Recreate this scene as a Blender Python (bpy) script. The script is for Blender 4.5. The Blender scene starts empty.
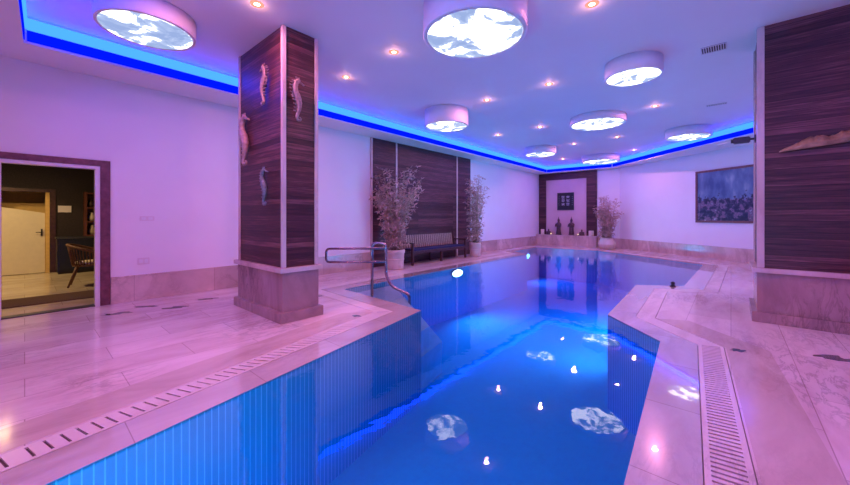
import bpy, bmesh, math, random
from mathutils import Vector, Matrix
from mathutils.geometry import tessellate_polygon
random.seed(7)
PI = math.pi
C = bpy.context.scene.collection
F, HY, CH = 350.0, 217.0, 1.4          # focal length in px, horizon row, eye height (m)
ANG = math.radians(48.84)              # the room's long axis; local x runs along the bench wall, local y towards it
CA, SA = math.cos(ANG), math.sin(ANG)

def W(u, n, z=0.0): return Vector((u*CA - n*SA, u*SA + n*CA, z))
def UN(X, Y): return (X*CA + Y*SA, -X*SA + Y*CA)
def at(px, py, z=0.0):                 # where the ray of a photo point meets the height z, in room axes
    k = (z - CH) / (HY - py)
    return UN((px-425)*k, F*k)
def on_n(px, n):                       # along the bench wall direction
    r = (px-425)/F; Y = n/(CA - SA*r); return Y*(CA*r + SA)
def on_u(px, u):
    r = (px-425)/F; Y = u/(SA + CA*r); return Y*(CA - SA*r)

# ---------------------------------------------------------------- materials
def mat(name):
    m = bpy.data.materials.new(name); m.use_nodes = True
    nt = m.node_tree; nt.nodes.clear()
    o = nt.nodes.new('ShaderNodeOutputMaterial'); b = nt.nodes.new('ShaderNodeBsdfPrincipled')
    nt.links.new(b.outputs[0], o.inputs[0]); return m, nt, b, o
def N(nt, t, **k):
    n = nt.nodes.new(t)
    for a, v in k.items():
        if a in n.inputs: n.inputs[a].default_value = v
        else: setattr(n, a, v)
    return n
def L(nt, a, b): nt.links.new(a, b)
def ramp(nt, fac, stops):
    r = nt.nodes.new('ShaderNodeValToRGB'); e = r.color_ramp.elements
    while len(e) < len(stops): e.new(.5)
    for i, (p, c) in enumerate(stops): e[i].position = p; e[i].color = (*c, 1)
    L(nt, fac, r.inputs[0]); return r.outputs[0]
def coords(nt, scale=(1,1,1), rot=(0,0,0)):
    t = nt.nodes.new('ShaderNodeTexCoord'); m = nt.nodes.new('ShaderNodeMapping')
    m.inputs['Scale'].default_value = scale; m.inputs['Rotation'].default_value = rot
    L(nt, t.outputs['Object'], m.inputs[0]); return m.outputs[0]
def plain(name, col, rough=.5, metal=0, var=.08, scale=12, spec=.5):
    m, nt, b, o = mat(name)
    n = N(nt, 'ShaderNodeTexNoise', Scale=scale, Detail=4); L(nt, coords(nt), n.inputs['Vector'])
    a = tuple(max(0, c*(1-var)) for c in col); d = tuple(min(1, c*(1+var)) for c in col)
    L(nt, ramp(nt, n.outputs[0], [(.3, a), (.7, d)]), b.inputs['Base Color'])
    b.inputs['Roughness'].default_value = rough; b.inputs['Metallic'].default_value = metal
    b.inputs['Specular IOR Level'].default_value = spec
    return m
def emit(name, col, s):
    m, nt, b, o = mat(name); nt.nodes.remove(b)
    e = N(nt, 'ShaderNodeEmission', Color=(*col, 1), Strength=s); L(nt, e.outputs[0], o.inputs[0]); return m
def marble(name, c1, c2, c3, rough=.12, tiles=None, vein=.5, coat=0):
    m, nt, b, o = mat(name); co = coords(nt)
    n1 = N(nt, 'ShaderNodeTexNoise', Scale=.9, Detail=8, Roughness=.6, Distortion=.6)
    st = coords(nt, (1, 3.2, 1)); L(nt, st, n1.inputs['Vector'])
    base = ramp(nt, n1.outputs[0], [(.32, c2), (.5, c1), (.68, c3)])
    n2 = N(nt, 'ShaderNodeTexNoise', Scale=2.2, Detail=10, Roughness=.7, Distortion=.5)
    L(nt, st, n2.inputs['Vector'])
    v = ramp(nt, n2.outputs[0], [(.46, (1,1,1)), (.495, (1-vein,)*3), (.51, (1-vein,)*3), (.55, (1,1,1))])
    n3 = N(nt, 'ShaderNodeTexNoise', Scale=.7, Detail=2); L(nt, co, n3.inputs['Vector'])
    vm = N(nt, 'ShaderNodeMixRGB', Color1=(1,1,1,1)); L(nt, ramp(nt, n3.outputs[0], [(.45,(0,0,0)),(.65,(1,1,1))]), vm.inputs[0]); L(nt, v, vm.inputs[2])
    mx = N(nt, 'ShaderNodeMixRGB', blend_type='MULTIPLY', Fac=1); L(nt, base, mx.inputs[1]); L(nt, vm.outputs[0], mx.inputs[2])
    col = mx.outputs[0]
    if tiles:
        br = N(nt, 'ShaderNodeTexBrick', Scale=1, Color1=(1,1,1,1), Color2=(.86,.84,.84,1), Mortar=(.62,.56,.56,1))
        br.inputs['Mortar Size'].default_value = .0035; br.inputs['Mortar Smooth'].default_value = .1
        br.inputs['Brick Width'].default_value = tiles[0]; br.inputs['Row Height'].default_value = tiles[1]
        L(nt, coords(nt, (1,1,1), (0,0,tiles[2] if len(tiles) > 2 else 0)) if len(tiles) < 4 else coords(nt, (1,1,1), tiles[3]), br.inputs['Vector'])
        m2 = N(nt, 'ShaderNodeMixRGB', blend_type='MULTIPLY', Fac=1); L(nt, col, m2.inputs[1]); L(nt, br.outputs[0], m2.inputs[2]); col = m2.outputs[0]
    L(nt, col, b.inputs['Base Color'])
    L(nt, ramp(nt, n1.outputs[0], [(.3, (rough*.7,)*3), (.7, (rough*1.3,)*3)]), b.inputs['Roughness'])
    b.inputs['Coat Weight'].default_value = coat; b.inputs['Coat Roughness'].default_value = .012; b.inputs['Coat IOR'].default_value = 1.9
    return m
def planks(name, c1, c2, c3, h=.075, rough=.45, axis='z'):
    m, nt, b, o = mat(name)
    co = coords(nt, (1,1,1))
    sep = N(nt, 'ShaderNodeSeparateXYZ'); L(nt, co, sep.inputs[0])
    ad = N(nt, 'ShaderNodeMath', operation='ADD'); L(nt, sep.outputs[0], ad.inputs[0]); L(nt, sep.outputs[1], ad.inputs[1])
    cb = N(nt, 'ShaderNodeCombineXYZ'); L(nt, ad.outputs[0], cb.inputs[0]); L(nt, sep.outputs[2], cb.inputs[1])
    br = N(nt, 'ShaderNodeTexBrick', Scale=1, Color1=(0,0,0,1), Color2=(1,1,1,1), Mortar=(.5,.5,.5,1))
    br.inputs['Mortar Size'].default_value = .003; br.inputs['Brick Width'].default_value = 3.7; br.inputs['Row Height'].default_value = h
    L(nt, cb.outputs[0], br.inputs['Vector'])
    mp = N(nt, 'ShaderNodeMapping'); mp.inputs['Scale'].default_value = (1.3, 26, 1); L(nt, cb.outputs[0], mp.inputs[0])
    n1 = N(nt, 'ShaderNodeTexNoise', Scale=1.6, Detail=6, Roughness=.65, Distortion=.4); L(nt, mp.outputs[0], n1.inputs['Vector'])
    a1 = N(nt, 'ShaderNodeMath', operation='MULTIPLY_ADD'); L(nt, br.outputs[0], a1.inputs[0]); a1.inputs[1].default_value = .35; L(nt, n1.outputs[0], a1.inputs[2])
    s1 = N(nt, 'ShaderNodeMath', operation='SUBTRACT'); L(nt, a1.outputs[0], s1.inputs[0]); s1.inputs[1].default_value = .175
    col = ramp(nt, s1.outputs[0], [(.25, c1), (.5, c2), (.78, c3)])
    mx = N(nt, 'ShaderNodeMixRGB', blend_type='MIX', Color2=(c1[0]*.35, c1[1]*.35, c1[2]*.35, 1)); L(nt, br.outputs[1], mx.inputs[0]); L(nt, col, mx.inputs[1])
    L(nt, mx.outputs[0], b.inputs['Base Color']); b.inputs['Roughness'].default_value = rough
    bp = N(nt, 'ShaderNodeBump', Strength=.5, Distance=.01); L(nt, br.outputs[1], bp.inputs['Height']); bp.invert = True
    L(nt, bp.outputs[0], b.inputs['Normal'])
    return m

M = {}
M['wall'] = plain('painted_plaster', (.80,.79,.84), .75, var=.02, scale=1.5)
M['ceil'] = plain('ceiling_plaster', (.80,.79,.83), .6, var=.02, scale=1.0)
M['floor'] = marble('deck_marble_tiles', (.78,.65,.65), (.68,.52,.52), (.86,.76,.75), .13, (1.15,.46), .30)
M['coping'] = marble('polished_coping_marble', (.64,.56,.55), (.58,.49,.48), (.70,.63,.62), .16, (.9,5,0), .12, coat=1)
M['border'] = marble('brown_border_marble', (.60,.48,.44), (.50,.38,.34), (.68,.57,.52), .13, None, .12)
M['lid'] = marble('drain_lid_marble', (.76,.68,.65), (.68,.58,.55), (.82,.75,.72), .2, None, .2)
M['base'] = marble('wall_base_marble', (.60,.47,.43), (.48,.36,.33), (.70,.58,.54), .25, (1.2,.6,0,(PI/2,0,0)), .25)
M['plinth'] = marble('plinth_marble', (.40,.28,.28), (.28,.19,.20), (.50,.37,.36), .2, None, .35)
M['trimstone'] = marble('trim_marble', (.66,.52,.50), (.56,.42,.40), (.74,.60,.58), .2, None, .2)
M['wood'] = planks('dark_plank_cladding', (.030,.007,.010), (.080,.020,.026), (.23,.08,.085))
M['wood2'] = planks('wall_plank_cladding', (.030,.008,.012), (.070,.020,.026), (.18,.065,.07), .09)
M['darkwood'] = plain('dark_wood', (.06,.022,.025), .4, var=.3, scale=20)
M['doorframe'] = plain('plum_marble', (.16,.055,.07), .3, var=.35, scale=14)
M['whitemetal'] = plain('white_lacquer', (.75,.75,.8), .35, var=.02)
M['drum'] = plain('drum_plaster', (.82,.80,.84), .5, var=.02)
M['plastic'] = plain('white_plastic', (.72,.66,.70), .4, var=.02)
M['steel'] = plain('brushed_steel', (.36,.25,.29), .25, 1, var=.1)
M['paintframe'] = plain('walnut_frame', (.20,.08,.08), .4, var=.3, scale=20)
M['liner'] = plain('shaded_channel_stone', (.12,.07,.08), .7)  # dark colour standing in for shade inside the drain slots
M['dark'] = plain('dark_gap', (.03,.02,.025), .6)
M['groove'] = plain('joint_mortar', (.28,.22,.22), .6)
M['darkmetal'] = plain('dark_metal', (.05,.05,.06), .4, .3)
M['bluecloth'] = plain('navy_cushion', (.02,.025,.10), .8, var=.2, scale=60)
M['slat'] = plain('pale_wood_slats', (.42,.30,.24), .5, var=.25, scale=30)
M['pot'] = marble('carved_pot_stone', (.62,.52,.46), (.50,.40,.35), (.70,.62,.56), .6, None, .3)
M['soil'] = plain('soil', (.05,.03,.02), .9, var=.4, scale=60)
M['leaf'] = plain('bamboo_leaf', (.50,.32,.28), .55, var=.5, scale=3)
M['cane'] = plain('bamboo_cane', (.33,.25,.15), .5, var=.3, scale=20)
M['seahorse'] = plain('carved_grey_pink_wood', (.30,.20,.20), .45, var=.3, scale=25)
M['seahorse_g'] = plain('carved_grey_stone', (.17,.18,.21), .45, var=.4, scale=30)
M['seahorse_p'] = plain('carved_pink_stone', (.42,.25,.24), .45, var=.25, scale=25)
M['shell'] = plain('tan_driftwood', (.36,.21,.13), .6, var=.5, scale=9)
M['bronze'] = plain('dark_bronze', (.10,.055,.06), .4, .2, var=.4, scale=25)
M['candle'] = plain('cream_wax', (.75,.66,.55), .5, var=.05)
M['flame'] = emit('flame', (1,.75,.4), 6)
M['niche'] = plain('niche_plaster', (.62,.45,.50), .7, var=.04, scale=2)
M['black'] = plain('black_lacquer', (.012,.014,.022), .3)
M['gold'] = plain('pale_brush_strokes', (.42,.45,.50), .5)
M['wicker'] = plain('brown_wicker', (.16,.07,.035), .6, var=.5, scale=60)
M['seatpad'] = plain('cream_cushion', (.60,.50,.38), .8)
M['lobbywall'] = plain('dark_lobby_wallpaper', (.025,.014,.016), .7, var=.5, scale=40)
M['lobbyfloor'] = marble('lobby_floor_stone', (.66,.55,.40), (.60,.48,.34), (.72,.62,.48), .2, (.8,.8), .1)
M['cream'] = plain('cream_door_paint', (.78,.68,.50), .5, var=.03)
M['amber'] = plain('amber_jamb_shading', (.75,.48,.16), .6)
M['rug'] = plain('brown_mat', (.11,.05,.035), .9, var=.6, scale=90)
M['cabinet'] = plain('navy_black_cabinet', (.010,.013,.030), .3)
M['redwood'] = plain('red_brown_shelf_wood', (.14,.04,.025), .4, var=.2)
M['downlight'] = emit('downlight_lens', (1,.72,.50), 12)
M['reflector'] = emit('warm_glow_ring', (1,.42,.30), 1.1)  # ring emits by itself to imitate the warm halo around the lens
M['led'] = emit('blue_led_diffuser', (.007,.038,1), 13)
M['led_halo'] = emit('deep_blue_halo_band', (.0,.008,1), 1.15)  # blue LED light on the face below the strip, painted as emission
M['poollamp'] = emit('pool_lamp_lens', (.65,.88,1), 12)
M['brownpatch'] = plain('brown_stain', (.42,.30,.25), .15)

# cloud-printed diffusers
def cloud_mat(name, seed):
    m, nt, b, o = mat(name); nt.nodes.remove(b)
    t = coords(nt); mp = N(nt, 'ShaderNodeMapping'); mp.inputs['Location'].default_value = (seed*3.1, seed*1.7, seed); L(nt, t, mp.inputs[0])
    n = N(nt, 'ShaderNodeTexNoise', Scale=2.6, Detail=7, Roughness=.6, Distortion=.5); L(nt, mp.outputs[0], n.inputs['Vector'])
    col = ramp(nt, n.outputs[0], [(.40, (.075,.10,.175)), (.485, (.115,.14,.21)), (.53, (.60,.61,.64)), (.60, (1,.99,.95))])
    e = N(nt, 'ShaderNodeEmission', Strength=4.6); L(nt, col, e.inputs[0]); L(nt, e.outputs[0], o.inputs[0]); return m

# painting: a hazy blue harbour of people in dark strokes
def painting_mat():
    m, nt, b, o = mat('hazy_blue_canvas'); co = coords(nt)
    sep = N(nt, 'ShaderNodeSeparateXYZ'); L(nt, co, sep.inputs[0])
    mp = N(nt, 'ShaderNodeMapping'); mp.inputs['Scale'].default_value = (2.0, 1, .9); L(nt, co, mp.inputs[0])
    n = N(nt, 'ShaderNodeTexNoise', Scale=1.4, Detail=3); L(nt, mp.outputs[0], n.inputs['Vector'])
    sky = ramp(nt, n.outputs[0], [(.35, (.05,.10,.22)), (.55, (.13,.22,.36)), (.7, (.32,.42,.50))])
    mp2 = N(nt, 'ShaderNodeMapping'); mp2.inputs['Scale'].default_value = (2.2, 1, 2.0); L(nt, co, mp2.inputs[0])
    n2 = N(nt, 'ShaderNodeTexNoise', Scale=2.2, Detail=5, Roughness=.7); L(nt, mp2.outputs[0], n2.inputs['Vector'])
    crowd = ramp(nt, n2.outputs[0], [(.44, (.01,.015,.05)), (.52, (.05,.05,.11)), (.57, (.28,.16,.24)), (.60, (.04,.04,.10)), (.68, (.5,.52,.58))])
    a = N(nt, 'ShaderNodeMath', operation='MULTIPLY_ADD'); L(nt, n2.outputs[0], a.inputs[0]); a.inputs[1].default_value = 1.1; a.inputs[2].default_value = -.55
    s = N(nt, 'ShaderNodeMath', operation='ADD'); L(nt, sep.outputs[2], s.inputs[0]); L(nt, a.outputs[0], s.inputs[1])
    f = ramp(nt, s.outputs[0], [(.78, (1,1,1)), (.86, (0,0,0))])
    mx = N(nt, 'ShaderNodeMixRGB'); L(nt, f, mx.inputs[0]); L(nt, sky, mx.inputs[1]); L(nt, crowd, mx.inputs[2])
    L(nt, mx.outputs[0], b.inputs['Base Color']); b.inputs['Roughness'].default_value = .35; return m
M['canvas'] = painting_mat()

# pool tiles
def pool_mat(name, vert):
    m, nt, b, o = mat(name)
    co = coords(nt); br = N(nt, 'ShaderNodeTexBrick', Scale=1, Color1=((.02,.66,.72,1) if not vert else (.02,.42,.55,1)), Color2=((.02,.60,.68,1) if not vert else (.02,.38,.52,1)), Mortar=((.02,.66,.72,1) if not vert else (.22,.72,.85,1)))
    br.inputs['Brick Width'].default_value = 3.0 if vert else .06; br.inputs['Row Height'].default_value = .06; br.inputs['Mortar Size'].default_value = .005
    br.offset = 0
    if vert:
        sep = N(nt, 'ShaderNodeSeparateXYZ'); L(nt, co, sep.inputs[0])
        ad = N(nt, 'ShaderNodeMath', operation='ADD'); L(nt, sep.outputs[0], ad.inputs[0]); L(nt, sep.outputs[1], ad.inputs[1])
        cb = N(nt, 'ShaderNodeCombineXYZ'); L(nt, sep.outputs[2], cb.inputs[0]); L(nt, ad.outputs[0], cb.inputs[1]); L(nt, cb.outputs[0], br.inputs['Vector'])
    else: L(nt, co, br.inputs['Vector'])
    L(nt, br.outputs[0], b.inputs['Base Color']); b.inputs['Roughness'].default_value = .8; b.inputs['Specular IOR Level'].default_value = .1; return m
M['pooltile'] = pool_mat('pool_floor_tile', False)
M['poolwall'] = pool_mat('pool_wall_tile', True)
def step_mat():
    return plain('pale_step_tile', (.62,.74,.82), .3, var=.08, scale=8)
M['step'] = step_mat()

def water_mat():
    m, nt, b, o = mat('pool_water'); nt.nodes.remove(b)
    co = coords(nt, (1,1,1))
    n1 = N(nt, 'ShaderNodeTexNoise', Scale=2.4, Detail=3, Roughness=.5); L(nt, co, n1.inputs['Vector'])
    # the water is stirred along the left side and calm elsewhere
    n0 = N(nt, 'ShaderNodeTexNoise', Scale=11, Detail=2); L(nt, co, n0.inputs['Vector'])
    sep = N(nt, 'ShaderNodeSeparateXYZ'); L(nt, co, sep.inputs[0])
    mr = N(nt, 'ShaderNodeMapRange'); L(nt, sep.outputs[1], mr.inputs[0]); mr.inputs[1].default_value = 1.6; mr.inputs[2].default_value = 3.0; mr.inputs[3].default_value = .10; mr.inputs[4].default_value = .6
    a = N(nt, 'ShaderNodeMath', operation='MULTIPLY'); L(nt, n0.outputs[0], a.inputs[0]); L(nt, mr.outputs[0], a.inputs[1])
    s = N(nt, 'ShaderNodeMath', operation='ADD'); L(nt, n1.outputs[0], s.inputs[0]); L(nt, a.outputs[0], s.inputs[1])
    bp = N(nt, 'ShaderNodeBump', Strength=.16, Distance=.012); L(nt, s.outputs[0], bp.inputs['Height'])
    fr = N(nt, 'ShaderNodeFresnel', IOR=1.48); L(nt, bp.outputs[0], fr.inputs['Normal'])
    gl = N(nt, 'ShaderNodeBsdfGlossy', Roughness=.0); gl.inputs['Color'].default_value = (1,1,1,1); L(nt, bp.outputs[0], gl.inputs['Normal'])
    tr = N(nt, 'ShaderNodeBsdfTransparent', Color=(.96,.99,1,1))
    mx = N(nt, 'ShaderNodeMixShader'); L(nt, fr.outputs[0], mx.inputs[0]); L(nt, tr.outputs[0], mx.inputs[1]); L(nt, gl.outputs[0], mx.inputs[2])
    L(nt, mx.outputs[0], o.inputs[0])
    va = N(nt, 'ShaderNodeVolumeAbsorption', Color=(.0,.70,.96,1), Density=.8); L(nt, va.outputs[0], o.inputs['Volume'])
    return m
M['water'] = water_mat()
M['puddle'] = None
def puddle_mat():
    m, nt, b, o = mat('wet_film'); b.inputs['Base Color'].default_value = (.10,.10,.13,1); b.inputs['Roughness'].default_value = .02
    b.inputs['Specular IOR Level'].default_value = .8; return m
M['puddle'] = puddle_mat()

# ---------------------------------------------------------------- mesh helpers
class MB:
    def __init__(s): s.v = []; s.f = []; s.sm = []
    def add(s, vs, fs, smooth=False):
        k = len(s.v); s.v += [Vector(v) for v in vs]; s.f += [tuple(i+k for i in f) for f in fs]; s.sm += [smooth]*len(fs); return s
    def box(s, x0, x1, y0, y1, z0, z1, bev=0):
        if bev:
            bm = bmesh.new(); bmesh.ops.create_cube(bm, size=1)
            for v in bm.verts: v.co = Vector(((x0+x1)/2 + v.co.x*(x1-x0), (y0+y1)/2 + v.co.y*(y1-y0), (z0+z1)/2 + v.co.z*(z1-z0)))
            bmesh.ops.bevel(bm, geom=bm.edges[:], offset=bev, segments=2, affect='EDGES')
            bm.verts.index_update(); s.add([v.co.copy() for v in bm.verts], [[v.index for v in f.verts] for f in bm.faces]); bm.free(); return s
        vs = [(x,y,z) for z in (z0,z1) for y in (y0,y1) for x in (x0,x1)]
        return s.add(vs, [(0,2,3,1),(4,5,7,6),(0,1,5,4),(2,6,7,3),(0,4,6,2),(1,3,7,5)])
    def prism(s, poly, z0, z1, holes=()):
        loops = [list(poly)] + [list(h) for h in holes]
        flat = [p for l in loops for p in l]; n = len(flat)
        tris = tessellate_polygon([[Vector((p[0], p[1], 0)) for p in l] for l in loops])
        def up(t):
            a, b, c = (Vector((flat[i][0], flat[i][1])) for i in t)
            return t if (b-a).cross(c-a) > 0 else (t[0], t[2], t[1])
        tris = [up(t) for t in tris]
        vs = [(p[0],p[1],z1) for p in flat] + [(p[0],p[1],z0) for p in flat]
        fs = [tuple(t) for t in tris] + [tuple(i+n for i in reversed(t)) for t in tris]
        k = 0
        for li, l in enumerate(loops):
            m = len(l); area = sum(l[i][0]*l[(i+1)%m][1]-l[(i+1)%m][0]*l[i][1] for i in range(m))
            ccw = (area > 0) == (li == 0)
            for i in range(m):
                a, b = k+i, k+(i+1)%m
                fs.append((a+n, b+n, b, a) if ccw else (b+n, a+n, a, b))
            k += m
        return s.add(vs, fs)
    def tube(s, pts, r, seg=10, caps=True):
        pts = [Vector(p) for p in pts]; n = len(pts)
        rs = r if isinstance(r, (list, tuple)) else [r]*n
        vs = []; up = None
        for i, p in enumerate(pts):
            t = (pts[min(i+1,n-1)] - pts[max(i-1,0)]).normalized()
            if up is None: up = Vector((0,0,1)) if abs(t.z) < .9 else Vector((1,0,0))
            a = t.cross(up).normalized(); b = a.cross(t).normalized(); up = b
            for j in range(seg):
                q = 2*PI*j/seg; vs.append(p + (a*math.cos(q) + b*math.sin(q))*rs[i])
        fs = [(i*seg+j, i*seg+(j+1)%seg, (i+1)*seg+(j+1)%seg, (i+1)*seg+j) for i in range(n-1) for j in range(seg)]
        s.add(vs, fs, True)
        if caps: 
            k = len(s.v) - n*seg
            s.f += [tuple(k+j for j in reversed(range(seg))), tuple(k+(n-1)*seg+j for j in range(seg))]; s.sm += [False, False]
        return s
    def lathe(s, prof, cx=0, cy=0, seg=24, sx=1, sy=1):
        vs = [(cx + r*sx*math.cos(2*PI*j/seg), cy + r*sy*math.sin(2*PI*j/seg), z) for r, z in prof for j in range(seg)]
        fs = [(i*seg+j, i*seg+(j+1)%seg, (i+1)*seg+(j+1)%seg, (i+1)*seg+j) for i in range(len(prof)-1) for j in range(seg)]
        s.add(vs, fs, True); k = len(s.v) - len(vs); m = len(prof)
        s.f += [tuple(k+j for j in reversed(range(seg))), tuple(k+(m-1)*seg+j for j in range(seg))]; s.sm += [False, False]
        return s
    def ball(s, c, rx, ry, rz, seg=14, ring=8):
        prof = [(math.sin(PI*i/ring), -math.cos(PI*i/ring)) for i in range(ring+1)]
        prof[0] = (.02,-1); prof[-1] = (.02,1)
        t = MB().lathe(prof, seg=seg); t.v = [Vector((c[0]+v.x*rx, c[1]+v.y*ry, c[2]+v.z*rz)) for v in t.v]
        return s.add(t.v, t.f, True)
    def merge(s, o, mtx=Matrix()):
        k = len(s.v); s.v += [mtx @ v for v in o.v]; s.f += [tuple(i+k for i in f) for f in o.f]; s.sm += o.sm; return s
    def obj(s, name, m, parent=None, loc=None, rotz=None):
        me = bpy.data.meshes.new(name); me.from_pydata([tuple(v) for v in s.v], [], s.f); me.materials.append(m)
        me.polygons.foreach_set('use_smooth', s.sm); me.update()
        o = bpy.data.objects.new(name, me); C.objects.link(o)
        if parent: o.parent = parent
        elif loc is None: o.rotation_euler = (0,0,ANG)
        if loc is not None: o.location = loc
        if rotz is not None: o.rotation_euler = (0,0,rotz)
        return o
def tag(o, label=None, cat=None, group=None, kind=None):
    if label: o['label'] = label
    if cat: o['category'] = cat
    if group: o['group'] = group
    if kind: o['kind'] = kind
    return o
def thing(name, label, cat, u, n, z=0, rot=0, group=None, kind=None):
    o = bpy.data.objects.new(name, None); C.objects.link(o); o.empty_display_size = .1
    o.location = W(u, n, z); o.rotation_euler = (0,0,ANG+rot)
    return tag(o, label, cat, group, kind)
def struct(name, mb, m, label=None, parent=None):
    o = mb.obj(name, m, parent)
    if not parent: tag(o, label, None, None, 'structure')
    return o

# ---------------------------------------------------------------- plan
SOF, CEI = 3.60, 3.95
LW, FW = 7.5, 17.6                         # left wall, far wall
RB = UN(8.75, 15.75); RC = UN(11.95, -.25)   # right wall ends
room = [(-4, LW), (FW, LW), RB, RC, (2.0, -9.0), (-4, -7.0)]
room_ccw = room[::-1]
tray = [(-.01, 6.72), (FW-.42, 6.95), UN(8.35,15.6), UN(8.75,8.0), UN(9.3,-2.0), (-.35, -6.0)]
pool = [(-2.2, 2.22), at(46.5,484), at(421,310.4), (4.08, 5.66), (12.45, 5.78), (13.15, 6.66), (15.45, 6.66), (15.45, 4.05),
        at(703,265), (8.80, .72), at(636,285), at(607.6,314.5), at(660.3,341.2), at(623.7,485), (-2.2, .10)]
def offset(poly, d):                        # outwards, pool runs clockwise seen from above
    n = len(poly); out = []
    for i in range(n):
        p0, p1, p2 = (Vector(poly[(i+k) % n][:2]) for k in (-1,0,1))
        a = (p1-p0).normalized(); b = (p2-p1).normalized()
        na = Vector((-a.y, a.x)); nb = Vector((-b.y, b.x)); m = (na+nb).normalized()
        out.append(tuple(p1 + m*(d/max(.35, m.dot(na)))))
    return out
area = sum(pool[i][0]*pool[(i+1)%len(pool)][1]-pool[(i+1)%len(pool)][0]*pool[i][1] for i in range(len(pool)))
SG = 1 if area < 0 else -1
off = lambda d: offset(pool, d*SG)
R1, R2 = off(.33), off(.56)

# floor rings
struct('floor', MB().prism(room_ccw, -.12, 0, [R2]), M['floor'])
cop = struct('trim_1', MB().prism(R1, -.015, 0, [pool]), M['coping'], 'polished pale marble coping around the pool')
cb = struct('trim_2', MB().prism(R2, -.12, -.012, [R1]), M['groove'], 'drain channel bed around the pool')
# stone lids over the drain channel: solid along most edges
r1, r2 = off(.337), off(.553)
def strip(i, a, b, s0=0, s1=0):             # quad of edge i between two offset loops
    n = len(pool); j = (i+1) % n
    return [a[i], a[j], b[j], b[i]]
SLOT_EDGES = [0, 1, len(pool)-2, len(pool)-3]
for i in range(len(pool)-1):
    if i in SLOT_EDGES: continue
    q = strip(i, r1, r2)
    ar = sum(q[k][0]*q[(k+1)%4][1]-q[(k+1)%4][0]*q[k][1] for k in range(4))
    if ar < 0: q = q[::-1]
    struct('trim_3', MB().prism(q, -.012, .0), M['lid'], 'plain marble lid of the pool drain channel')

def grate(a, b, a2, b2, pitch, slot, label):
    """stone grate: rails and bars over the channel between inner edge a-b and outer edge a2-b2"""
    A, B, A2, B2 = (Vector(p) for p in (a,b,a2,b2))
    mb = MB(); Ln = (B-A).length; nb = int(Ln/pitch)
    def pt(t, s): p = A.lerp(B, t); q = A2.lerp(B2, t); return p.lerp(q, s)
    def quad(t0, t1, s0, s1):
        q = [pt(t0,s0), pt(t1,s0), pt(t1,s1), pt(t0,s1)]
        ar = sum(q[k][0]*q[(k+1)%4][1]-q[(k+1)%4][0]*q[k][1] for k in range(4))
        mb.prism(q if ar > 0 else q[::-1], -.010, .001)
    quad(0,1,0,.14); quad(0,1,.86,1)
    for k in range(nb+1):
        t0 = max(0, (k*pitch - (pitch-slot)/2)/Ln); t1 = min(1, (k*pitch + (pitch-slot)/2)/Ln)
        if t1 > t0: quad(t0, t1, .14, .86)
    o = mb.obj('drain_grate', M['lid']); tag(o, label, 'drain grate', 'slotted marble drain grates beside the pool')
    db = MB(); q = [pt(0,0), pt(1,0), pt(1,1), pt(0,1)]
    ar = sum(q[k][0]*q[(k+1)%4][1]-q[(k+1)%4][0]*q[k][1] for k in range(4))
    db.prism(q if ar > 0 else q[::-1], -.0118, -.0105).obj('slot_shade', M['liner'], o).matrix_parent_inverse = Matrix()  # dark plate just under the bars stands in for a shaded channel
    return o
np_ = len(pool)
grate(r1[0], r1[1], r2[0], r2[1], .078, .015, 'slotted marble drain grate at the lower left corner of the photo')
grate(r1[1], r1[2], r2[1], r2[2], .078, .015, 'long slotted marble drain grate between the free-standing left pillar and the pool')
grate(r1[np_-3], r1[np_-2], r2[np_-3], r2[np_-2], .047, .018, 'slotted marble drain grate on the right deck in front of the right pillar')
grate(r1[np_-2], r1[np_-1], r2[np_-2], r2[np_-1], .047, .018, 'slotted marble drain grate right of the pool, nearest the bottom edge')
# brown border slabs beside the grates
b1, b2 = off(.575), off(.93)
for i in SLOT_EDGES + [len(pool)-4]:
    q = strip(i, b1, b2); ar = sum(q[k][0]*q[(k+1)%4][1]-q[(k+1)%4][0]*q[k][1] for k in range(4))
    if ar < 0: q = q[::-1]
    struct('trim_4', MB().prism(q, -.02, .0012), M['border'], 'brownish marble border slab along the drain')

# basin
DEP = -1.35
pc = pool[::-1] if SG == 1 else pool
bas = MB(); n_ = len(pc)
for i in range(n_):
    a, b = pc[i], pc[(i+1)%n_]
    bas.add([(a[0],a[1],DEP),(b[0],b[1],DEP),(b[0],b[1],-.001),(a[0],a[1],-.001)], [(3,2,1,0)])
struct('wall_pool', bas, M['poolwall'], 'blue tiled side walls of the pool basin')
struct('floor_pool', MB().prism(off(.02)[::-1] if SG == 1 else off(.02), DEP-.1, DEP), M['pooltile'], 'blue tiled bottom of the pool')
# steps in the recess under the handrail
tip = pool[2]; cor = pool[3]
for k, (d, z) in enumerate(((0,-.12),(.35,-.45),(.7,-.80))):
    ql = (cor[0]+1.35+d, 5.68)
    poly = [(cor[0]-.03, cor[1]), (tip[0]-.03, tip[1]+.25-d*.2), (tip[0]+.25+d, tip[1]+.35), ql]
    ar = sum(poly[i][0]*poly[(i+1)%4][1]-poly[(i+1)%4][0]*poly[i][1] for i in range(4))
    struct('floor_step', MB().prism(poly if ar > 0 else poly[::-1], DEP+.005, z), M['step'], 'pale tiled entry step under water by the handrail')
wp = off(.004)
struct('pool_water', MB().prism(wp[::-1] if SG == 1 else wp, DEP-.02, -.012), M['water'], 'still blue water filling the pool')

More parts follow.
